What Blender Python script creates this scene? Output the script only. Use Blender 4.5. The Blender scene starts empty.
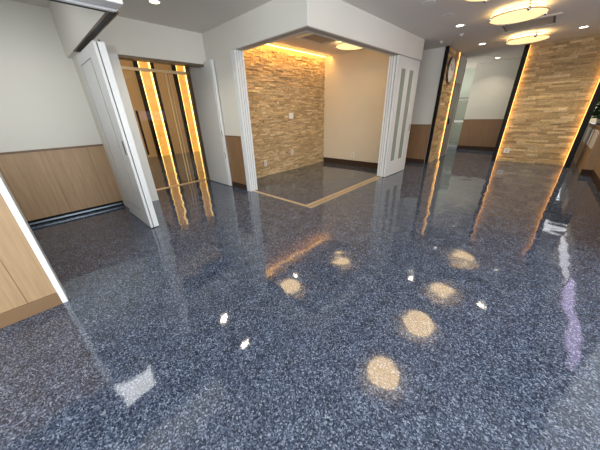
import bpy, bmesh, math, random
from mathutils import Vector, Matrix
S = bpy.context.scene
COL = S.collection
random.seed(7)
H = 1.3            # eye height of the photograph
CEIL = 2.55

# ---------------------------------------------------------------- camera
yaw, pitch, roll, FPX = -0.755686574, 0.431749763, -0.0309994538, 242.45
fwd = Vector((math.sin(yaw)*math.cos(pitch), math.cos(yaw)*math.cos(pitch), -math.sin(pitch)))
rt0 = Vector((math.cos(yaw), -math.sin(yaw), 0)); up0 = rt0.cross(fwd)
rt = rt0*math.cos(roll) + up0*math.sin(roll); up = -rt0*math.sin(roll) + up0*math.cos(roll)
cam = bpy.data.cameras.new('camera'); co = bpy.data.objects.new('camera', cam); COL.objects.link(co)
cam.sensor_fit = 'HORIZONTAL'; cam.sensor_width = 36; cam.lens = 36*FPX/600; cam.clip_start = .02; cam.clip_end = 200
co.matrix_world = Matrix(((rt.x, up.x, -fwd.x, 0), (rt.y, up.y, -fwd.y, 0), (rt.z, up.z, -fwd.z, H), (0, 0, 0, 1)))
S.camera = co

# ---------------------------------------------------------------- world, view, large lights
S.view_settings.view_transform = 'Standard'; S.view_settings.look = 'None'
S.view_settings.gamma = 1; S.view_settings.use_curve_mapping = False
S.view_settings.exposure = 0.08
S.cycles.use_denoising = True; S.cycles.max_bounces = 8; S.cycles.sample_clamp_indirect = 6
S.cycles.diffuse_bounces = 4; S.cycles.glossy_bounces = 4; S.cycles.transparent_max_bounces = 8
S.cycles.caustics_reflective = False; S.cycles.caustics_refractive = False
w = bpy.data.worlds.new('world'); S.world = w; w.use_nodes = True
nt = w.node_tree; bg = nt.nodes['Background']
sky = nt.nodes.new('ShaderNodeTexSky'); sky.sky_type = 'NISHITA'; sky.sun_disc = False
sky.sun_elevation = math.radians(40); sky.sun_rotation = math.radians(60)
nt.links.new(sky.outputs[0], bg.inputs[0]); bg.inputs[1].default_value = .22

def area(name, loc, direction, sx, sy, power, color, spread=180, shape='RECTANGLE'):
    l = bpy.data.lights.new(name, 'AREA'); l.shape = shape; l.size = sx; l.size_y = sy
    l.energy = power; l.color = color; l.spread = math.radians(spread)
    o = bpy.data.objects.new(name, l); COL.objects.link(o)
    o.location = loc; o.rotation_euler = Vector(direction).to_track_quat('-Z', 'Y').to_euler()
    return o
DAY = (.93, .96, 1.0); WARM = (1, .70, .36); LED = (1, .52, .12)
area('daylight_entrance', (.6, -2.85, 1.3), (0, 1, -.05), 4.2, 2.3, 180, DAY)      # entrance glazing behind the photographer
area('daylight_side', (2.85, .6, 1.3), (-1, 0, -.05), 4.6, 2.3, 165, DAY)          # side glazing
area('daylight_garden', (1.25, 10.0, 1.5), (0, -1, -.1), .8, 1.2, 8, DAY)        # garden window beyond the stone block
area('hall_fill', (-5.7, 3.6, 2.6), (-1, 0.05, -.25), 3.0, .5, 150, (1, .80, .55))       # added fill, brightens the hall behind the glass door
area('passage_fill', (-3.56, 10.2, 1.7), (1, .02, .1), 1.6, 1.2, 34, (1, .95, .86))  # added fill for the far zone, unseen behind the clock wall
area('cove_light', (-4.16, 4.2, 2.53), (-1, 0, -1.1), 3.0, .06, 13, (1, .54, .14))  # cove over the alcove stone wall

# ---------------------------------------------------------------- materials
def mat(name, color=(.8, .8, .8), rough=.5, metal=0, emit=None, strength=0, spec=.5, coat=0):
    m = bpy.data.materials.new(name); m.use_nodes = True
    p = m.node_tree.nodes['Principled BSDF']
    p.inputs['Base Color'].default_value = (*color, 1); p.inputs['Roughness'].default_value = rough
    p.inputs['Metallic'].default_value = metal; p.inputs['Specular IOR Level'].default_value = spec
    p.inputs['Coat Weight'].default_value = coat
    if emit: p.inputs['Emission Color'].default_value = (*emit, 1); p.inputs['Emission Strength'].default_value = strength
    return m
def nodes(m): return m.node_tree.nodes, m.node_tree.links, m.node_tree.nodes['Principled BSDF']
def pos(m, scale=(1, 1, 1)):
    N, L, p = nodes(m)
    g = N.new('ShaderNodeNewGeometry'); mp = N.new('ShaderNodeMapping'); mp.inputs['Scale'].default_value = scale
    L.new(g.outputs['Position'], mp.inputs[0]); return mp.outputs[0]
def noise(m, vec, scale, detail=3, rough=.5):
    N, L, p = nodes(m); n = N.new('ShaderNodeTexNoise'); n.inputs['Scale'].default_value = scale
    n.inputs['Detail'].default_value = detail; n.inputs['Roughness'].default_value = rough
    L.new(vec, n.inputs['Vector']); return n
def ramp(m, fac, stops, interp='LINEAR'):
    N, L, p = nodes(m); r = N.new('ShaderNodeValToRGB'); r.color_ramp.interpolation = interp
    e = r.color_ramp.elements
    while len(e) < len(stops): e.new(.5)
    for k, (q, c) in enumerate(stops): e[k].position = q; e[k].color = (*c, 1)
    L.new(fac, r.inputs[0]); return r.outputs[0]
def bump(m, h, strength, dist=.01, prev=None):
    N, L, p = nodes(m); b = N.new('ShaderNodeBump'); b.inputs['Strength'].default_value = strength
    b.inputs['Distance'].default_value = dist; L.new(h, b.inputs['Height'])
    if prev: L.new(prev, b.inputs['Normal'])
    return b.outputs[0]

def wall_mat(name, c, amt=.04):          # fine-grained wallpaper
    m = mat(name, c, .75, spec=.25); N, L, p = nodes(m)
    n = noise(m, pos(m), 140, 2); n2 = noise(m, pos(m), 1.3, 2)
    L.new(ramp(m, n2.outputs[0], [(.3, tuple(x*(1-amt) for x in c)), (.7, c)]), p.inputs['Base Color'])
    L.new(bump(m, n.outputs[0], .12, .002), p.inputs['Normal']); return m
M = {}
M['wall'] = wall_mat('white_wallpaper', (.75, .735, .67))
M['beige'] = wall_mat('beige_wallpaper', (.70, .63, .50))
M['tan'] = wall_mat('tan_panel', (.60, .42, .24))
M['ceiling'] = wall_mat('ceiling_paper', (.72, .68, .63))
M['white'] = mat('white_laminate', (.72, .73, .72), .35)
M['white_trim'] = mat('white_metal_trim', (.78, .80, .80), .3)
M['groove'] = mat('dark_groove', (.03, .03, .03), .6)
M['black'] = mat('black_frame', (.010, .008, .008), .45, spec=.15)
M['darkbrown'] = mat('dark_brown_baseboard', (.055, .032, .022), .55, spec=.15)
M['brown'] = mat('brown_baseboard', (.20, .12, .06), .4)
M['bronze'] = mat('bronze_frame', (.16, .12, .085), .35, .6)
M['brass'] = mat('brass', (.85, .62, .34), .42, .7)
M['chrome'] = mat('chrome', (.8, .8, .8), .12, 1)
M['steel'] = mat('blue_grey_steel', (.22, .27, .32), .3, .8)
M['grille'] = mat('grey_grille', (.36, .33, .29), .5)
M['grille_dark'] = mat('grille_shadow_gap', (.16, .15, .14), .7)
M['socket'] = mat('white_plastic', (.80, .79, .75), .35)
M['dial'] = mat('clock_dial', (.78, .75, .72), .25)
M['led'] = mat('led_tape', (.8, .6, .3), .5, emit=(1, .50, .14), strength=1.6)
M['led_hall'] = mat('hall_led_tape', (.8, .6, .3), .5, emit=(1, .66, .22), strength=4.0)
M['led_cove'] = mat('cove_led_tape', (.8, .6, .3), .5, emit=(1, .56, .12), strength=6.0)
M['lamp_on'] = mat('downlight_lit', (.9, .9, .9), .4, emit=(1, .93, .80), strength=9)
M['lamp_warm'] = mat('downlight_warm', (.9, .9, .9), .4, emit=(1, .72, .30), strength=5)
M['lamp_off'] = mat('downlight_unlit', (.62, .60, .57), .4)
M['lamp_glass'] = mat('lamp_glass', (.9, .8, .6), .3, emit=(1, .70, .30), strength=1.15)
M['panel_light'] = mat('panel_light', (.9, .9, .9), .4, emit=(1, .98, .94), strength=1.6)
M['frost'] = mat('frosted_pane', (.30, .34, .29), .25)
M['soil'] = mat('soil', (.04, .03, .02), .9)
M['pot'] = mat('white_planter', (.75, .74, .72), .4)
M['leaf'] = mat('leaf', (.035, .11, .03), .4)
M['door_grey'] = mat('grey_door', (.33, .33, .32), .4)
M['green_white'] = mat('pale_green_panel', (.55, .62, .56), .35)
M['lilac'] = mat('frosted_window_band', (.8, .75, .85), .3, emit=(.72, .58, .95), strength=2.6)
M['pale_pane'] = mat('frosted_window_far', (.8, .8, .8), .3, emit=(.80, .82, .88), strength=2.4)
M['floor_strip'] = mat('inlay_wood', (.52, .37, .19), .28)
nn = noise(M['floor_strip'], pos(M['floor_strip'], (1, 1, 1)), 30, 3)
M['floor_strip'].node_tree.links.new(ramp(M['floor_strip'], nn.outputs[0], [(.3, (.40, .31, .20)), (.7, (.60, .49, .34))]), M['floor_strip'].node_tree.nodes['Principled BSDF'].inputs['Base Color'])

def wood(name, a, b, along=(16, 16, .9), seam=None):
    m = mat(name, a, .42, spec=.4); N, L, p = nodes(m)
    n = noise(m, pos(m, along), 3.2, 5, .6)
    c = ramp(m, n.outputs[0], [(.28, a), (.72, b)])
    L.new(c, p.inputs['Base Color']); L.new(bump(m, n.outputs[0], .08, .002), p.inputs['Normal']); return m
M['wood_brown'] = wood('brown_oak_veneer', (.225, .125, .062), (.31, .185, .095))
M['wood_nook'] = wood('oak_veneer', (.34, .215, .115), (.46, .305, .175))
M['wood_light'] = wood('pale_oak_veneer', (.33, .215, .115), (.43, .295, .165))
M['wood_cap'] = wood('dark_wood_cap', (.14, .08, .045), (.19, .11, .06), (2, 2, 2))

# glossy flake floor
def floor_mat():
    m = mat('glossy_flake_floor', rough=.28); N, L, p = nodes(m)
    v = pos(m)
    wn = noise(m, v, 40, 2)
    add = N.new('ShaderNodeVectorMath'); add.operation = 'MULTIPLY_ADD'
    L.new(wn.outputs['Color'], add.inputs[0]); add.inputs[1].default_value = (.02, .02, 0); L.new(v, add.inputs[2])
    vo = N.new('ShaderNodeTexVoronoi'); vo.inputs['Scale'].default_value = 170; L.new(add.outputs[0], vo.inputs['Vector'])
    sep = N.new('ShaderNodeSeparateColor'); L.new(vo.outputs['Color'], sep.inputs[0])
    base = ramp(m, sep.outputs[0], [(0, (.012, .019, .038)), (.35, (.037, .053, .093)), (.66, (.088, .115, .178)), (.88, (.175, .215, .29)), (1, (.33, .38, .46))])
    big = noise(m, v, 9, 3)
    mx = N.new('ShaderNodeMix'); mx.data_type = 'RGBA'; mx.blend_type = 'MULTIPLY'; mx.inputs[0].default_value = 1
    L.new(base, mx.inputs['A']); L.new(ramp(m, big.outputs[0], [(.3, (.72, .72, .72)), (.7, (1.12, 1.12, 1.12))]), mx.inputs['B'])
    L.new(mx.outputs['Result'], p.inputs['Base Color'])
    slow = noise(m, v, 3.2, 1)
    b1 = bump(m, slow.outputs[0], .22, .02)
    fine = noise(m, v, 70, 2)
    b2 = bump(m, fine.outputs[0], .10, .0012, b1)
    L.new(b2, p.inputs['Normal'])
    p.inputs['IOR'].default_value = 1.4; p.inputs['Specular IOR Level'].default_value = 0
    p.inputs['Coat Weight'].default_value = 1; p.inputs['Coat Roughness'].default_value = .05; p.inputs['Coat IOR'].default_value = 1.68
    L.new(bump(m, fine.outputs[0], .06, .0012, b1), p.inputs['Coat Normal'])
    return m
M['floor'] = floor_mat()

def stone_mat(name, tint=1):
    m = mat(name, rough=.8, spec=.2); N, L, p = nodes(m)
    at = N.new('ShaderNodeAttribute'); at.attribute_name = 'Col'
    n = noise(m, pos(m, (1, 1, 3)), 22, 4, .6)
    mx = N.new('ShaderNodeMix'); mx.data_type = 'RGBA'; mx.blend_type = 'MULTIPLY'; mx.inputs[0].default_value = 1
    L.new(at.outputs['Color'], mx.inputs['A']); L.new(ramp(m, n.outputs[0], [(.25, (.6, .58, .55)), (.7, (1.1, 1.1, 1.1))]), mx.inputs['B'])
    L.new(mx.outputs['Result'], p.inputs['Base Color'])
    L.new(bump(m, n.outputs[0], .6, .01), p.inputs['Normal']); return m
M['stone'] = stone_mat('stacked_stone')

def onyx_mat():
    m = mat('lit_onyx', (.7, .45, .2), .3); N, L, p = nodes(m)
    n = noise(m, pos(m, (1, 1, 1.4)), 6, 6, .65)
    c = ramp(m, n.outputs[0], [(.3, (.50, .20, .02)), (.5, (.82, .37, .05)), (.7, (.95, .52, .10))])
    L.new(c, p.inputs['Emission Color']); p.inputs['Emission Strength'].default_value = .9; return m
M['onyx'] = onyx_mat()

def glass_mat():
    m = bpy.data.materials.new('clear_glass'); m.use_nodes = True; N = m.node_tree.nodes; L = m.node_tree.links
    for n in list(N): N.remove(n)
    o = N.new('ShaderNodeOutputMaterial'); t = N.new('ShaderNodeBsdfTransparent'); t.inputs[0].default_value = (.93, .92, .88, 1)
    g = N.new('ShaderNodeBsdfGlossy'); g.inputs['Roughness'].default_value = .02
    f = N.new('ShaderNodeFresnel'); f.inputs[0].default_value = 1.3; x = N.new('ShaderNodeMixShader')
    L.new(f.outputs[0], x.inputs[0]); L.new(t.outputs[0], x.inputs[1]); L.new(g.outputs[0], x.inputs[2]); L.new(x.outputs[0], o.inputs[0])
    return m
M['glass'] = glass_mat()

# ---------------------------------------------------------------- mesh helpers
def link_mesh(name, bm, m, parent=None, smooth=False):
    me = bpy.data.meshes.new(name); bm.normal_update(); bm.to_mesh(me); bm.free()
    if smooth:
        for f in me.polygons: f.use_smooth = True
    me.materials.append(m)
    o = bpy.data.objects.new(name, me); COL.objects.link(o)
    if parent: o.parent = parent
    return o
def add_box(bm, x0, x1, y0, y1, z0, z1, bevel=0):
    mtx = Matrix.Translation(((x0+x1)/2, (y0+y1)/2, (z0+z1)/2)) @ Matrix.Diagonal((x1-x0, y1-y0, z1-z0, 1))
    g = bmesh.ops.create_cube(bm, size=1, matrix=mtx)
    if bevel:
        ed = list({e for v in g['verts'] for e in v.link_edges})
        bmesh.ops.bevel(bm, geom=ed, offset=bevel, segments=2, affect='EDGES', profile=.6)
def boxes(name, lst, m, parent=None, bevel=0):
    bm = bmesh.new()
    for b in lst: add_box(bm, *b, bevel=bevel)
    return link_mesh(name, bm, m, parent)
def lathe(bm, prof, n=48, c=(0, 0, 0), axis='Z'):
    rings = []
    for r, z in prof:
        if r < 1e-6: rings.append([bm.verts.new((0, 0, z))])
        else: rings.append([bm.verts.new((r*math.cos(2*math.pi*k/n), r*math.sin(2*math.pi*k/n), z)) for k in range(n)])
    vs = [v for r in rings for v in r]
    for a, b in zip(rings, rings[1:]):
        for k in range(n):
            k2 = (k+1) % n
            if len(a) == 1 and len(b) == 1: continue
            if len(a) == 1: bm.faces.new((a[0], b[k], b[k2]))
            elif len(b) == 1: bm.faces.new((a[k], b[0], a[k2]))
            else: bm.faces.new((a[k], b[k], b[k2], a[k2]))
    if axis == 'X': bmesh.ops.rotate(bm, verts=vs, cent=(0, 0, 0), matrix=Matrix.Rotation(math.pi/2, 3, 'Y'))
    if axis == 'Y': bmesh.ops.rotate(bm, verts=vs, cent=(0, 0, 0), matrix=Matrix.Rotation(-math.pi/2, 3, 'X'))
    bmesh.ops.translate(bm, verts=vs, vec=c)
def struct(o): o['kind'] = 'structure'; return o
def sbox(name, lst, m, bevel=0):
    if isinstance(lst[0], (int, float)): lst = [lst]
    return struct(boxes(name, lst, m, None, bevel))
def thing(name, label, cat, loc=(0, 0, 0), group=None):
    o = bpy.data.objects.new(name, None); COL.objects.link(o); o.location = loc; o.empty_display_size = .1
    o['label'] = label; o['category'] = cat
    if group: o['group'] = group
    return o
def tag(o, label, cat, group=None):
    o['label'] = label; o['category'] = cat
    if group: o['group'] = group
    return o
def rel(lst, l):   # world boxes -> boxes relative to a thing's base
    return [(a-l[0], b-l[0], c-l[1], d-l[1], e-l[2], f-l[2]) for a, b, c, d, e, f in lst]
def dup(root, loc, label, group=None):
    r = root.copy(); COL.objects.link(r); r.location = loc; r['label'] = label
    if group: r['group'] = group
    for ch in list(root.children):
        c = ch.copy(); COL.objects.link(c); c.parent = r
        for g in list(ch.children):
            d = g.copy(); COL.objects.link(d); d.parent = c
    return r

def stone_face(name, org, u, nrm, width, z0, z1, parent=None, rowh=.027, seed=1):
    """ledger stone: rows of split-faced blocks of uneven depth"""
    R = random.Random(seed); V = []; F = []; C = []
    u = Vector(u); nrm = Vector(nrm); org = Vector(org); Z = Vector((0, 0, 1))
    z = z0
    pal = [(.74, .57, .35), (.66, .50, .30), (.80, .63, .41), (.58, .43, .26), (.76, .59, .38), (.70, .54, .33), (.86, .71, .48), (.63, .48, .30)]
    while z < z1-1e-4:
        h = min(rowh*R.uniform(.75, 1.3), z1-z)
        if z1-z-h < .015: h = z1-z
        x = -R.uniform(0, .2)
        while x < width:
            l = R.uniform(2.4, 8.5)*rowh; a = max(0, x); b = min(width, x+l); x += l
            if b-a < .01: continue
            d = R.choice((R.uniform(.004, .02), R.uniform(.014, .030))); j = lambda: R.uniform(-.004, .004)
            vv = R.uniform(.72, 1.08); c = [q*vv*t_ for q, t_ in zip(pal[R.randrange(len(pal))], (1, .95, .85))]
            P = [org+u*a+Z*z, org+u*b+Z*z, org+u*b+Z*(z+h), org+u*a+Z*(z+h)]
            g = .0015
            Q = [org+u*(a+g)+Z*(z+g)+nrm*(d+j()), org+u*(b-g)+Z*(z+g)+nrm*(d+j()), org+u*(b-g)+Z*(z+h-g)+nrm*(d+j()), org+u*(a+g)+Z*(z+h-g)+nrm*(d+j())]
            s = len(V); V += [tuple(v) for v in P+Q]
            fs = [(s+4, s+5, s+6, s+7), (s, s+1, s+5, s+4), (s+1, s+2, s+6, s+5), (s+2, s+3, s+7, s+6), (s+3, s, s+4, s+7)]
            F += fs; C += [c]*len(fs)
        z += h
    me = bpy.data.meshes.new(name); me.from_pydata(V, [], F)
    ca = me.color_attributes.new('Col', 'FLOAT_COLOR', 'CORNER')
    k = 0
    for p, c in zip(me.polygons, C):
        for _ in p.loop_indices: ca.data[k].color = (*c, 1); k += 1
    bm = bmesh.new(); bm.from_mesh(me); bmesh.ops.recalc_face_normals(bm, faces=bm.faces); bm.to_mesh(me); bm.free()
    me.materials.append(M['stone'])
    o = bpy.data.objects.new(name, me); COL.objects.link(o)
    if parent: o.parent = parent
    return o

# ---------------------------------------------------------------- floor and ceilings
sbox('floor', (-10.4, 3.1, -3.2, 13, -.06, 0), M['floor'])
sbox('ceiling', (-5.3, 3.1, -3.2, 13, CEIL, CEIL+.1), M['ceiling'])
sbox('ceiling', (-10.4, -5.3, -1.0, 8.0, 2.96, 3.06), M['ceiling'])

# ---------------------------------------------------------------- left nook
def wainscot(name, x0, x1, y0, y1, m, top=.95, cap='wood_cap', seams=None, base=None):
    sbox(name, (x0, x1, y0, y1, .0, top), m)
sbox('wall_left', (-4.95, -4.79, -3.1, .95, 0, CEIL), M['wall'])
sbox('trim_1', (-4.79, -4.775, -3.0, .80, .07, .94), M['wood_nook'])
sbox('trim_2', (-4.79, -4.765, -3.0, .80, .94, .965), M['wood_cap'], .003)
sbox('trim_3', [(-4.775, -4.7735, -3+.45*k, -3+.45*k+.004, .07, .94) for k in range(1, 9)], M['wood_cap'])
sbox('baseboard_left', (-4.79, -4.768, -3.0, .80, 0, .075), M['black'])
sbox('baseboard_left', (-4.768, -4.762, -3.0, .78, .02, .042), M['steel'], .002)
# wall between nook and elevator lobby, door pocket
sbox('wall_nook_side', [(-4.79, -4.27, .80, .90, 0, 2.04), (-4.79, -2.60, .745, .815, 2.04, CEIL)], M['wall'])
sbox('trim_4', [(-4.27, -2.62, .745, .755, 2.03, 2.045), (-4.27, -2.60, .805, .815, 2.03, 2.045)], M['bronze'])
sbox('trim_5', (-4.27, -2.62, .755, .805, 2.034, 2.0395), M['groove'])
sbox('wall_lobby_corner', (-4.95, -4.27, .90, 1.0, 0, CEIL), M['wall'])
# header over the nook opening
sbox('wall_nook_header', (-2.62, -2.41, -3.0, .80, 2.05, CEIL), M['wall'])
sbox('trim_6', [(-2.655, -2.62, -3.0, .82, 2.035, 2.06)], M['groove'])
sbox('trim_7', [(-2.62, -2.585, -3.0, .79, 2.035, 2.05), (-2.53, -2.405, -3.0, .80, 2.035, 2.05)], M['white_trim'], .003)
sbox('wall_nook_back', (-4.95, -2.4, -3.2, -3.0, 0, CEIL), M['wall'])
# low panelled half wall at left front
sbox('wall_half', (-2.52, -2.40, -3.0, -.19, .0, .985), M['wood_light'])
sbox('trim_8', [(-2.40, -2.3985, -.19-.165*k-.003, -.19-.165*k, .105, .985) for k in range(1, 17)], M['brown'])
sbox('baseboard_half', (-2.40, -2.388, -3.0, -.19, 0, .105), M['brown'], .002)
sbox('trim_9', (-2.53, -2.385, -.20, -.165, 0, 1.0), M['white_trim'], .006)
sbox('trim_10', (-2.54, -2.385, -3.0, -.20, .985, 1.0), M['white_trim'], .003)

# ---------------------------------------------------------------- elevator lobby
sbox('wall_lobby_header', (-4.72, -4.56, .96, 2.60, 2.11, CEIL), M['wall'])
sbox('wall_lobby_jamb', (-5.25, -4.56, .96, 1.275, 0, 2.2), M['white'])
sbox('trim_11', [(-4.72, -4.555, 1.275, 2.60, 2.08, 2.11)], M['bronze'])
sbox('trim_12', [(-4.562, -4.554, 1.10, 1.115, 0, 2.25)], M['groove'])
sbox('ceiling', (-5.3, -4.72, .96, 2.6, 2.20, 2.3), M['bronze'])
sbox('wall_lobby_side', (-5.4, -3.67, 2.60, 2.72, 0, CEIL), M['wall'])
sbox('wall_hall_front', [(-5.42, -5.28, -1, 1.245, 0, 2.95), (-5.42, -5.28, 2.66, 7.5, 0, 2.95), (-5.42, -5.28, 1.245, 2.66, 2.3, 2.95)], M['wall'])
sbox('wall_hall_back', (-10.3, -10.14, -1, 7.5, 0, 2.96), M['tan'])
sbox('wall_hall_side', (-10.3, -5.4, 7.3, 7.5, 0, 2.96), M['tan'])
sbox('wall_hall_end', (-10.3, -5.4, -1.1, -.9, 0, 2.96), M['tan'])
sbox('trim_13', [(-5.30, -5.285, 1.245, 2.6, 0, .006), (-5.24, -5.225, 1.245, 2.6, 0, .006)], M['brass'])
# wainscot on the lobby side wall
sbox('trim_14', (-4.275, -3.72, 2.585, 2.60, .10, .95), M['wood_brown'])
sbox('trim_15', (-4.275, -3.72, 2.58, 2.60, .95, .965), M['wood_cap'])
sbox('baseboard_lobby', (-4.275, -3.72, 2.578, 2.60, 0, .10), M['darkbrown'], .003)
# ---------------------------------------------------------------- alcove
def prism(bm, pts, z0, z1):
    lo = [bm.verts.new((x, y, z0)) for x, y in pts]; hi = [bm.verts.new((x, y, z1)) for x, y in pts]
    n = len(pts); bm.faces.new(lo[::-1]); bm.faces.new(hi)
    for i in range(n): bm.faces.new((lo[i], lo[(i+1) % n], hi[(i+1) % n], hi[i]))
AX = lambda y: -2.24 + (y-2.6)*.033          # face of the alcove beam and of its door
bm = bmesh.new(); prism(bm, [(-3.67, 2.60), (AX(2.6), 2.60), (AX(6), 6.0), (AX(6)-.18, 6.0), (AX(2.78)-.18, 2.78), (-3.67, 2.78)], 2.20, CEIL)
struct(link_mesh('wall_alcove_header', bm, M['wall']))
bm = bmesh.new(); prism(bm, [(-3.67, 2.605), (AX(2.605)-.005, 2.605), (AX(5.9)-.005, 5.9), (AX(5.9)-.10, 5.9), (AX(2.7)-.10, 2.70), (-3.67, 2.70)], 2.19, 2.20)
struct(link_mesh('trim_16', bm, M['grille']))
sbox('wall_alcove_back', (-4.55, -4.41, 2.75, 5.9, 0, CEIL), M['tan'])
sf = struct(stone_face('wall_alcove_stone', (-4.41, 2.75, 0), (0, 1, 0), (1, 0, 0), 3.0, .0, 2.47, seed=3))
struct(stone_face('wall_alcove_stone_upper', (-4.41, 2.75, 2.47), (0, 1, 0), (1, 0, 0), 3.0, 2.47, 2.55, seed=9)).name = 'wall_alcove_top'
sbox('wall_alcove_side', (-4.55, -2.36, 5.75, 5.98, 0, CEIL), M['beige'])
sbox('baseboard_alcove', (-4.38, -2.36, 5.728, 5.75, 0, .13), M['darkbrown'], .003)
sbox('wall_alcove_pier', (-3.72, -3.665, 2.585, 2.73, 0, 2.2), M['grille'])
cv = tag(boxes('cove_light_strip', [(-4.366, -4.352, 2.78, 5.72, 2.525, 2.548)], M['led_cove']), 'glowing amber light strip along the top of the alcove stone wall', 'light strip')
# fluted jamb (left) of the alcove
sbox('trim_17', [(-3.755+.024*k, -3.739+.024*k, 2.565, 2.60, 0, 2.19) for k in range(4)] + [(-3.668, -3.655, 2.565+.045*k, 2.60+.045*k, 0, 2.19) for k in range(4)] , M['white_trim'], .002)
sbox('trim_18', [(-2.36, -2.21, 2.60, 4.94, 0, .004), (-3.65, -2.36, 2.60, 2.66, 0, .004)], M['floor_strip'])
sbox('trim_19', [(-2.285, -2.275, 2.64, 4.94, .004, .0055), (-2.24, -2.235, 2.64, 4.94, .004, .0055)], M['bronze'])
# ---------------------------------------------------------------- far walls
sbox('wall_far_return', (-4.6, -2.0, 7.02, 7.15, 0, CEIL), M['wall'])
sbox('trim_20', (-4.5, -2.02, 7.005, 7.02, .10, .94), M['wood_brown'])
sbox('trim_21', (-4.5, -2.02, 7.0, 7.02, .94, .955), M['wood_cap'])
sbox('baseboard_far_return', (-4.5, -2.02, 6.998, 7.02, 0, .10), M['darkbrown'])
sbox('wall_recess_end', (-4.6, -4.45, 5.98, 7.02, 0, CEIL), M['wall'])
sbox('wall_clock_side', (-2.15, -1.99, 7.15, 9.05, 0, CEIL), M['wall'])
sbox('wall_far', (-1.97, 2.9, 10.33, 10.5, 0, .8), M['wall'])
sbox('wall_far_upper', [(-1.97, .75, 10.33, 10.5, .8, CEIL), (1.9, 2.9, 10.33, 10.5, .8, CEIL), (.75, 1.9, 10.33, 10.5, 2.2, CEIL)], M['wall'])
sbox('trim_22', (-1.975, .6, 10.315, 10.33, .12, .94), M['wood_brown'])
sbox('trim_23', (-1.975, .6, 10.31, 10.33, .94, .955), M['wood_cap'])
sbox('baseboard_far', (-1.98, .6, 10.305, 10.33, 0, .12), M['darkbrown'])
sbox('wall_passage', (-3.6, -1.97, 11.3, 11.45, 0, CEIL), M['green_white'])
sbox('wall_passage_side', [(-3.7, -3.6, 9.05, 11.4, 0, CEIL), (-3.6, -2.15, 8.95, 9.05, 0, CEIL)], M['wall'])
sbox('wall_passage_end', (-1.97, -1.85, 10.5, 11.4, 0, CEIL), M['wall'])
fill_frame = struct(boxes('passage_fill_frame', [(-3.62, -3.575, 9.35, 9.4, 1.05, 2.35), (-3.62, -3.575, 11.0, 11.05, 1.05, 2.35), (-3.62, -3.575, 9.4, 11.0, 1.05, 1.1), (-3.62, -3.575, 9.4, 11.0, 2.3, 2.35)], M['white_trim']))  # made-up frame around the passage fill light, out of view
sbox('hall_fill_box', (-5.68, -5.42, 2.1, 5.1, 2.33, 2.88), M['tan'])  # unseen box added as a housing behind the hall fill light
# garden window beyond the stone block
wd = struct(boxes('window_1', [(.75, .80, 10.33, 10.45, .8, 2.2), (1.85, 1.9, 10.33, 10.45, .8, 2.2), (.8, 1.85, 10.33, 10.45, .8, .85), (.8, 1.85, 10.33, 10.45, 2.15, 2.2), (1.3, 1.34, 10.35, 10.42, .85, 2.15)], M['white_trim']))
boxes('window_pane', [(.8, 1.85, 10.385, 10.39, .85, 2.15)], M['glass'], wd)
# right side
sbox('wall_right_low', (1.0, 1.12, 3.35, 7.42, 0, .95), M['wood_nook'])
sbox('wall_right_mid', [(1.0, 1.12, 3.35, 7.42, .95, 1.16)], M['wall'])
sbox('baseboard_right', [(.985, 1.0, 3.35, 7.42, 0, .12), (.84, 1.0, 7.405, 7.42, 0, .12)], M['darkbrown'])
w2 = struct(boxes('window_2', [(1.0, 1.06, 3.35, 7.42, 1.16, 1.2), (1.0, 1.06, 3.35, 7.42, 1.55, 1.58)] + [(1.0, 1.06, y, y+.03, 1.2, 1.55) for y in (3.35, 5.38, 7.39)], M['wood_nook']))
boxes('window_pane', [(1.02, 1.03, 3.38, 5.38, 1.2, 1.55)], M['lilac'], w2)
boxes('window_pane', [(1.02, 1.03, 5.41, 7.39, 1.2, 1.55)], M['pale_pane'], w2)
sbox('wall_right', (1.0, 1.12, 3.35, 7.42, 1.58, CEIL), M['wall'])
sbox('wall_right_back', (1.9, 2.0, 7.3, 10.4, 0, CEIL), M['wall'])
sbox('wall_right_return', (1.0, 3.1, 3.25, 3.35, 0, CEIL), M['wall'])
sbox('wall_right_far', (1.12, 1.9, 7.32, 7.42, 0, CEIL), M['wall'])
# entrance side, behind the photographer (mullioned glazing in white walls)
sbox('wall_entrance', [(-2.4, 3.1, -3.2, -3.0, 2.45, CEIL), (-2.4, -1.6, -3.2, -3.0, 0, 2.45)], M['wall'])
w3 = struct(boxes('window_3', [(x, x+.06, -3.1, -3.0, 0, 2.45) for x in (-1.6, -.1, 1.4, 2.94)] + [(-1.6, 3.0, -3.1, -3.0, 0, .06), (-1.6, 3.0, -3.1, -3.0, 2.39, 2.45)], M['white_trim']))
boxes('window_pane', [(-1.55, 2.95, -3.06, -3.05, .06, 2.39)], M['glass'], w3)
w4 = struct(boxes('window_4', [(3.0, 3.1, y, y+.06, 0, 2.45) for y in (-3.0, -1.5, .1, 1.7, 3.19)] + [(3.0, 3.1, -3.0, 3.25, 0, .06), (3.0, 3.1, -3.0, 3.25, 2.39, 2.45)], M['white_trim']))
boxes('window_pane', [(3.05, 3.06, -2.95, 3.2, .06, 2.39)], M['glass'], w4)
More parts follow.
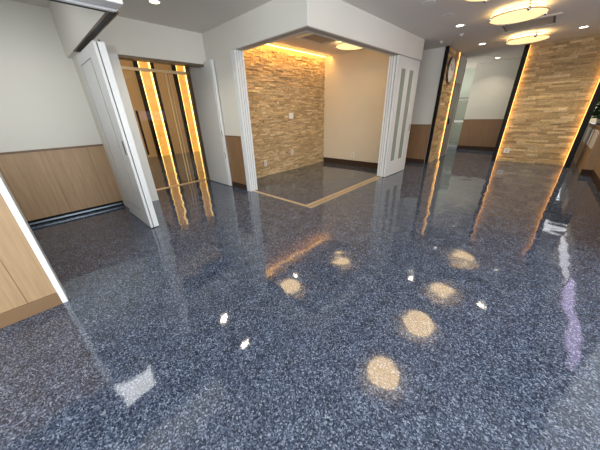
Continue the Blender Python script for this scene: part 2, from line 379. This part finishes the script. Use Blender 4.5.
# ---------------------------------------------------------------- sliding doors
# stack in the nook pocket, hanging below the track
t = thing('sliding_door', 'white sliding door stack with recessed front panel, folded beside the left wainscot', 'sliding door', (-3.8, .79, 0))
L0 = (-3.8, .79, 0)
lf = boxes('door_leaf', rel([(-4.27, -3.35, .757, .785, .01, 1.985)], L0), M['white'], t, .003)
boxes('rail_moulding', rel([(-4.17, -3.62, .753, .757, 1.875, 1.885), (-4.17, -3.62, .753, .757, .20, .21), (-4.17, -4.16, .753, .757, .21, 1.875), (-3.62, -3.61, .753, .757, .20, 1.885)], L0), M['grille'], lf)
boxes('finger_pull', rel([(-3.43, -3.405, .753, .758, .92, 1.07)], L0), M['groove'], lf)
boxes('door_leaf', rel([(-4.27, -3.352, .795, .855, .01, 1.985)], L0), M['white_trim'], t, .003)
# lobby leaf lying against the side wall
L0 = (-4.75, 2.56, 0)
t = thing('sliding_door', 'plain white sliding door leaf standing open against the wall right of the elevator lobby', 'sliding door', L0)
boxes('door_leaf', rel([(-5.1, -4.28, 2.54, 2.578, .01, 2.15)], L0), M['white'], t, .003)
boxes('frame_post', rel([(-5.2, -5.1, 2.535, 2.582, 0, 2.15)], L0), M['bronze'], t)
boxes('edge_strip', rel([(-4.305, -4.278, 2.533, 2.54, .01, 2.15), (-4.345, -4.325, 2.533, 2.54, .01, 2.15)], L0), M['white_trim'], t, .002)
boxes('latch', rel([(-4.30, -4.283, 2.530, 2.534, .55, .66), (-4.30, -4.283, 2.530, 2.534, .95, 1.05)], L0), M['steel'], t)
# stacked glazed doors at the right end of the alcove
L0 = (-2.145, 5.4, 0)
t = thing('sliding_door', 'white sliding door with two tall frosted slots stacked at right end of alcove', 'sliding door', L0)
rails = [(-2.185, -2.15, 4.98, 5.15, .01, 2.185), (-2.185, -2.15, 5.35, 5.51, .01, 2.185), (-2.185, -2.15, 5.72, 5.95, .01, 2.185)]
rails += [(-2.185, -2.15, a, b, z0, z1) for a, b in ((5.15, 5.35), (5.51, 5.72)) for z0, z1 in ((.01, .31), (2.0, 2.185))]
boxes('door_leaf', rel(rails, L0), M['white'], t)
for a, b in ((5.15, 5.35), (5.51, 5.72)):
    boxes('frosted_pane', rel([(-2.172, -2.162, a, b, .31, 2.0)], L0), M['frost'], t)
for k in range(3):
    boxes('rear_leaf', rel([(-2.235-.05*k, -2.2-.05*k, 4.955+.012*k, 5.7, .01, 2.185)], L0), M['white_trim'], t, .002)
boxes('finger_pull', rel([(-2.15, -2.147, 5.87, 5.9, .88, 1.02)], L0), M['steel'], t)
t.rotation_euler.z = -.033

# glass entrance door of the lobby
L0 = (-5.26, 1.92, 0)
t = thing('glass_door', 'clear glass sliding door with brass rails and black pull at end of lobby', 'glass door', L0)
boxes('glass_pane', rel([(-5.265, -5.258, 1.25, 2.655, .03, 2.3)], L0), M['glass'], t)
boxes('top_rail', rel([(-5.28, -5.245, 1.25, 2.60, 2.03, 2.075)], L0), M['brass'], t)
boxes('bottom_rail', rel([(-5.27, -5.25, 1.25, 2.60, .006, .016)], L0), M['brass'], t)
boxes('centre_stile', rel([(-5.275, -5.25, 2.13, 2.145, .03, 2.03), (-5.275, -5.25, 2.19, 2.2, .03, 2.03)], L0), M['brass'], t)
boxes('pull_bar', rel([(-5.24, -5.215, 1.49, 1.52, .68, 1.42)], L0), M['black'], t, .005)
# ---------------------------------------------------------------- lit onyx columns in the hall
for k, (y0, y1, lab) in enumerate(((3.20, 3.76, 'left'), (4.40, 4.93, 'right'))):
    L0 = (-10.1, (y0+y1)/2, 0)
    t = thing('onyx_light_column', f'glowing golden onyx column with black sides in the hall, {lab} of the two', 'light column', L0, 'golden onyx columns in the elevator hall')
    f = .09
    for a, b in ((y0, y0+f), (y1-f, y1)):
        boxes('side_frame', rel([(-10.14, -9.98, a, b, 0, 2.96)], L0), M['black'], t)
    boxes('onyx_panel', rel([(-10.13, -10.06, y0+f+.045, y1-f-.045, .0, 2.96)], L0), M['onyx'], t)
    for a, b in ((y0+f, y0+f+.045), (y1-f-.045, y1-f)):
        boxes('led_strip', rel([(-10.13, -10.05, a, b, .0, 2.96)], L0), M['led_hall'], t)

# ---------------------------------------------------------------- stone feature panels with LED edges
# right block, faces the room
L0 = (0, 8.4, 0)
t = thing('stone_feature_panel', 'wide stacked-stone panel with black side frames and glowing edges, at right', 'stone panel', L0, 'lit stone feature panels')
boxes('core', rel([(-.66, .66, 8.44, 8.60, 0, CEIL-.002)], L0), M['tan'], t)
st = stone_face('stone_cladding', (-.62-L0[0], 8.44-L0[1], 0), (1, 0, 0), (0, -1, 0), 1.24, 0, CEIL-.003, t, .045, 21)
for a, b in ((-.73, -.645), (.645, .74)):
    boxes('side_frame', rel([(a, b, 8.29, 8.62, 0, CEIL-.002)], L0), M['black'], t, .002)
for a, b in ((-.645, -.637), (.637, .645)):
    boxes('led_strip', rel([(a, b, 8.385, 8.43, 0.0, CEIL-.003)], L0), M['led'], t)
for sx in (-1, 1):
    l = area('led_strip_light', (sx*.634, 8.37, 1.27), (-sx*.75, 1, 0), .012, 2.4, 1.1, LED)
# clock pillar, faces +X
L0 = (-1.97, 7.6, 0)
t = thing('stone_feature_panel', 'narrow stacked-stone panel with black frame under the round wall clock', 'stone panel', L0, 'lit stone feature panels')
boxes('core', rel([(-1.99, -1.965, 7.035, 8.02, 0, CEIL-.002)], L0), M['tan'], t)
stone_face('stone_cladding', (-1.965-L0[0], 7.04-L0[1], 0), (0, 1, 0), (1, 0, 0), .965, 0, CEIL-.003, t, .05, 33)
boxes('side_frame', rel([(-2.0, -1.93, 6.98, 7.035, 0, CEIL-.002)], L0), M['black'], t, .002)
boxes('side_frame', rel([(-1.99, -1.915, 8.02, 8.065, 0, CEIL-.002)], L0), M['black'], t, .002)
boxes('led_strip', rel([(-1.955, -1.925, 8.005, 8.02, 0, CEIL-.003)], L0), M['led'], t)
area('led_strip_light', (-1.90, 8.0, 1.27), (-.8, -1, 0), .012, 2.4, .9, LED)
# clock
L0 = (-1.925, 7.44, 2.13)
t = thing('wall_clock', 'round wall clock with dark rim and pale dial high on the narrow stone panel', 'clock', L0)
bm = bmesh.new(); lathe(bm, [(.25, -.02), (.268, -.02), (.268, .018), (.26, .024), (.25, .020), (.25, -.02)], 56, axis='X'); link_mesh('rim', bm, M['bronze'], t, True)
bm = bmesh.new(); lathe(bm, [(0, .018), (.247, .018), (.247, .0), (0, .0)], 56, axis='X'); dl = link_mesh('dial', bm, M['dial'], t)
for k in range(12):
    bm = bmesh.new(); g = bmesh.ops.create_cube(bm, size=1, matrix=Matrix.Rotation(k*math.pi/6, 4, 'X') @ Matrix.Translation((.020, 0, .212)) @ Matrix.Diagonal((.003, .008, .03, 1)))
    link_mesh('hour_mark', bm, M['black'], dl)
for nm, ang, ln in (('hour_hand', -1.0, .12), ('minute_hand', .9, .19)):
    bm = bmesh.new(); bmesh.ops.create_cube(bm, size=1, matrix=Matrix.Rotation(ang, 4, 'X') @ Matrix.Translation((.024, 0, ln/2-.02)) @ Matrix.Diagonal((.003, .012, ln, 1)))
    link_mesh(nm, bm, M['black'], dl)
# door beyond the clock, passage things
d1 = struct(boxes('door_1', [(-1.99, -1.965, 8.25, 8.75, 0, 1.88)], M['door_grey']))
boxes('door_handle', [(-1.965, -1.93, 8.30, 8.32, .9, 1.05)], M['groove'], d1)
sbox('trim_24', [(-1.99, -1.96, 8.21, 8.25, 0, 1.92), (-1.99, -1.96, 8.75, 8.79, 0, 1.92), (-1.99, -1.96, 8.21, 8.79, 1.88, 1.92)], M['grille'])
sbox('trim_25', (-2.0, -1.98, 9.04, 9.07, .9, 2.5), M['bronze'])
L0 = (-2.3, 11.0, 0)
t = thing('tall_cabinet', 'pale grey-green cabinet in the passage left of the far wainscot', 'cabinet', L0)
boxes('body', rel([(-2.75, -1.98, 10.75, 11.29, .08, 1.58)], L0), M['green_white'], t, .006)
boxes('plinth', rel([(-2.73, -2.0, 10.79, 11.29, 0, .08)], L0), M['white_trim'], t)
boxes('worktop', rel([(-2.77, -1.975, 10.73, 11.29, 1.58, 1.64)], L0), M['door_grey'], t)
for z0, z1 in ((.12, .84), (.92, 1.54)):
    dd = boxes('door', rel([(-2.72, -2.0, 10.728, 10.75, z0, z1)], L0), M['frost'], t, .004)
    boxes('handle', rel([(-2.2, -2.08, 10.70, 10.728, z1-.05, z1-.03)], L0), M['chrome'], dd)
boxes('middle_rail', rel([(-2.74, -1.985, 10.722, 10.75, .85, .91)], L0), M['white_trim'], t)

# ---------------------------------------------------------------- disc ceiling lamps
def disc_lamp(loc, label, power, color=WARM):
    t = thing('disc_ceiling_lamp', label, 'ceiling lamp', loc, 'round glass ceiling lamps')
    bm = bmesh.new(); lathe(bm, [(0, -.004), (.12, -.006), (.22, -.001), (.30, .010), (.325, .022), (.326, .028), (.30, .018), (.22, .007), (.12, .002), (0, .004)], 64)
    link_mesh('glass_dish', bm, M['lamp_glass'], t, True)
    bm = bmesh.new(); lathe(bm, [(0, .10), (.20, .10), (.20, .075), (.185, .07), (0, .07)], 48); link_mesh('ceiling_base', bm, M['white'], t)
    bm = bmesh.new(); lathe(bm, [(.326, .018), (.334, .022), (.334, .03), (.326, .034), (.322, .026), (.326, .018)], 64); link_mesh('rim', bm, M['brass'], t, True)
    for k in range(4):
        a = math.radians(25+90*k); c, s = math.cos(a), math.sin(a)
        bm = bmesh.new()
        bmesh.ops.create_cone(bm, cap_ends=True, segments=12, radius1=.009, radius2=.009, depth=.085, matrix=Matrix.Translation((c*.325, s*.325, .06)))
        bmesh.ops.create_uvsphere(bm, u_segments=12, v_segments=8, radius=.026, matrix=Matrix.Translation((c*.331, s*.331, .020)))
        link_mesh('clip', bm, M['chrome'], t, True)
    l = area('lamp_light', (0, 0, -.012), (0, 0, -1),   .48, .48, power, color, 140, 'DISK'); l.parent = t
    u = area('lamp_uplight', (0, 0, .034), (0, 0, 1), .5, .5, power*1.2, color, 180, 'DISK'); u.parent = t
    return t
ZL = 2.445
P = 3.2
disc_lamp((-.66, 5.35, ZL), 'round glass ceiling lamp, nearer of the two wholly in view over the corridor', P)
disc_lamp((-.64, 7.25, ZL), 'round glass ceiling lamp farther along the corridor, nearest the stone panel', P)
disc_lamp((-.75, 4.0, ZL), 'round glass ceiling lamp cut by the top edge of the photo', P)
disc_lamp((-.78, 2.66, ZL), 'round glass ceiling lamp above the frame, seen only as nearest floor reflection', P)
disc_lamp((-3.10, 4.95, ZL), 'round glass ceiling lamp in the alcove near the beige wall', P)
disc_lamp((-3.38, 3.2, ZL), 'round glass ceiling lamp in the alcove hidden behind the beam corner', P)

# ---------------------------------------------------------------- downlights
def downlight(x, y, label, on='lamp_on', z=CEIL, r=.055, power=0, name='downlight'):
    t = thing(name, label, 'downlight', (x, y, z), 'recessed ceiling downlights')
    bm = bmesh.new(); lathe(bm, [(r, -.0005), (r+.016, -.006), (r+.022, -.003), (r+.023, 0), (r, 0)], 32); link_mesh('trim_ring', bm, M['white'], t, True)
    bm = bmesh.new(); lathe(bm, [(0, -.004), (r*.8, -.003), (r, -.0005)], 32); link_mesh('lens', bm, M[on], t, True)
    if power:
        l = area('downlight_light', (0, 0, -.01), (0, 0, -1), r*2, r*2, power, (1, .88, .68), 120, 'DISK'); l.parent = t
    return t
downlight(-1.43, 5.55, 'lit downlight on the corridor ceiling, nearest lit one beside the beam', power=3.52)
downlight(-1.40, 7.41, 'lit downlight on the corridor ceiling in front of the clock panel', power=3.52)
downlight(-1.38, 9.70, 'lit downlight farthest away, before the far wainscot wall', power=4.84)
downlight(.10, 7.41, 'lit downlight right of the farther disc lamp, before the stone panel', power=12)
downlight(.08, 5.40, 'lit downlight off the top right corner, seen as a floor reflection', power=2.2)
downlight(-1.44, 4.86, 'unlit downlight next to the nearest lit one', 'lamp_off')
downlight(-1.48, 4.13, 'unlit downlight nearest the top edge of the photo', 'lamp_off')
downlight(-3.77, 1.60, 'warm lit downlight before the elevator lobby', 'lamp_warm', power=7)
downlight(-3.00, 1.59, 'warm lit downlight above the frame over the passage by the lobby', 'lamp_warm', power=1.5, r=.045)
downlight(-3.66, 3.72, 'small lit spotlight in the alcove ceiling beside the air conditioner', 'lamp_warm', r=.04, power=3)
def sensor(x, y, label, r=.03):
    bm = bmesh.new(); lathe(bm, [(r*1.2, 0), (r*1.2, -.006), (r*.6, -.02), (r*.4, -.034), (0, -.036)], 24, (x, y, CEIL))
    return tag(link_mesh('ceiling_sensor', bm, M['socket'], None, True), label, 'ceiling sensor', 'ceiling sensors')
sensor(-1.53, 6.16, 'small white ceiling sensor behind the nearest lit downlight')
sensor(-1.95, 6.45, 'small ceiling sensor near the end of the alcove beam')
# square panel light in the nook
L0 = (-3.6, -.02, CEIL)
t = thing('panel_light', 'square white ceiling light of the nook, seen as floor reflection at bottom left', 'ceiling light', L0)
boxes('frame', [(-.27, -.24, -.27, .27, -.02, 0), (.24, .27, -.27, .27, -.02, 0), (-.24, .24, -.27, -.24, -.02, 0), (-.24, .24, .24, .27, -.02, 0)], M['white'], t)
boxes('diffuser', [(-.24, .24, -.24, .24, -.015, 0)], M['panel_light'], t)
l = area('panel_light_lamp', (0, 0, -.02), (0, 0, -1), .46, .46, 2.6, (.95, .97, 1)); l.parent = t

# ---------------------------------------------------------------- ceiling air conditioners
def cassette(x, y, sx, sy, label, m, n=9):
    t = thing('ceiling_air_conditioner', label, 'air conditioner', (x, y, CEIL))
    boxes('frame', [(-sx/2, sx/2, -sy/2, -sy/2+.07, -.02, 0), (-sx/2, sx/2, sy/2-.07, sy/2, -.02, 0), (-sx/2, -sx/2+.07, -sy/2+.07, sy/2-.07, -.02, 0), (sx/2-.07, sx/2, -sy/2+.07, sy/2-.07, -.02, 0)], M['ceiling'], t, .004)
    boxes('intake', [(-sx/2+.07, sx/2-.07, -sy/2+.07, sy/2-.07, -.004, 0)], M['grille_dark'], t)
    k = (sy-.2)/n
    boxes('grille', [(-sx/2+.1, sx/2-.1, -sy/2+.1+i*k, -sy/2+.1+i*k+k*.62, -.014, -.004) for i in range(n)], m, t)
    return t
cassette(-3.31, 4.32, .75, .75, 'brown-grey air conditioner grille in the alcove ceiling', M['grille'], 20)
cassette(-.60, 6.35, .8, .7, 'grey ceiling air conditioner between the two corridor disc lamps', M['grille'], 16)

# ---------------------------------------------------------------- sockets and switches
def plate(loc, nrm, w, h, label, cat, slots=2):
    t = thing('wall_socket' if cat == 'socket' else 'wall_switch', label, cat, loc)
    d = .012
    if nrm == 'X': B = [(0, d, -w/2, w/2, -h/2, h/2)]; Sx = [(d, d+.002, -.012, -.004, -.03+.04*i, -.01+.04*i) for i in range(slots)] + [(d, d+.002, .004, .012, -.03+.04*i, -.01+.04*i) for i in range(slots)]
    else: B = [(-w/2, w/2, -d, 0, -h/2, h/2)]; Sx = [(-.012, -.004, -d-.002, -d, -.03+.04*i, -.01+.04*i) for i in range(slots)] + [(.004, .012, -d-.002, -d, -.03+.04*i, -.01+.04*i) for i in range(slots)]
    boxes('plate', B, M['socket'], t, .003)
    boxes('rocker' if cat == 'switch' else 'slots', Sx, M['socket' if cat == 'switch' else 'groove'], t)
plate((-4.375, 4.45, 1.25), 'X', .14, .12, 'white wall switch plate halfway up the alcove stone wall', 'switch')
plate((-4.375, 4.44, .43), 'X', .075, .12, 'white socket low on the alcove stone wall below the switch', 'socket')
plate((-4.375, 3.56, .29), 'X', .075, .12, 'white socket low on the alcove stone wall near the fluted jamb', 'socket')
plate((-3.43, 5.75, .27), 'Y', .075, .12, 'white socket on the beige alcove wall above the baseboard', 'socket')
plate((-.48, 8.40, .27), 'Y', .12, .12, 'white socket low on the wide stone panel', 'socket')

# ---------------------------------------------------------------- planter and plant at far right
L0 = (1.05, 8.5, 0)
t = thing('planter_bench', 'low wooden planter box with white inset panels at the right edge', 'planter', L0)
boxes('box', rel([(.86, 1.25, 7.42, 9.5, .0, .86)], L0), M['wood_nook'], t, .004)
boxes('inset_panel', rel([(.845, .86, 8.3, 9.2, .50, .82)], L0), M['pot'], t)
boxes('inset_panel', rel([(.845, .86, 7.55, 8.0, .50, .82)], L0), M['pot'], t)
boxes('cap', rel([(.85, 1.27, 7.42, 9.52, .86, .89)], L0), M['wood_brown'], t, .004)
def bush(loc, h, r, n, seed, label):
    R = random.Random(seed); t = thing('potted_plant', label, 'plant', loc)
    bm = bmesh.new(); lathe(bm, [(0, 0), (.12, 0), (.15, .2), (.155, .22), (.14, .22), (.135, .19), (0, .19)], 28); link_mesh('pot', bm, M['pot'], t, True)
    bm = bmesh.new()
    for k in range(7):
        a = R.uniform(0, 6.28); q = R.uniform(.1, .5)*r
        v = Vector((math.cos(a)*q, math.sin(a)*q, h*R.uniform(.5, .9)))
        bmesh.ops.create_cone(bm, cap_ends=True, segments=7, radius1=.008, radius2=.004, depth=v.length, matrix=Matrix.Translation(v/2+Vector((0, 0, .19))) @ v.to_track_quat('Z', 'Y').to_matrix().to_4x4())
    link_mesh('stem', bm, M['wood_brown'], t)
    bm = bmesh.new()
    for k in range(n):
        a = R.uniform(0, 6.28); q = r*math.sqrt(R.random()); z = R.uniform(-.1, 1)*h
        q *= math.sin(min(1, max(0, z/h))*2.2+.6)
        c = Vector((math.cos(a)*q, math.sin(a)*q, .19+z)); L = R.uniform(.08, .15); wd_ = L*.28
        d = Vector((math.cos(a), math.sin(a), R.uniform(-.6, .6))).normalized(); s = d.cross(Vector((0, 0, 1))).normalized(); nn_ = s.cross(d)
        p = [c-d*L/2, c-d*L*.1+s*wd_-nn_*.01, c+d*L/2-nn_*.03, c-d*L*.1-s*wd_-nn_*.01, c+nn_*.008]
        vs = [bm.verts.new(x) for x in p]
        for i in range(4): bm.faces.new((vs[i], vs[(i+1) % 4], vs[4]))
    link_mesh('foliage', bm, M['leaf'], t)
bush((1.05, 9.15, .89), .62, .40, 1100, 4, 'leafy green plant on the planter box right of the stone panel')
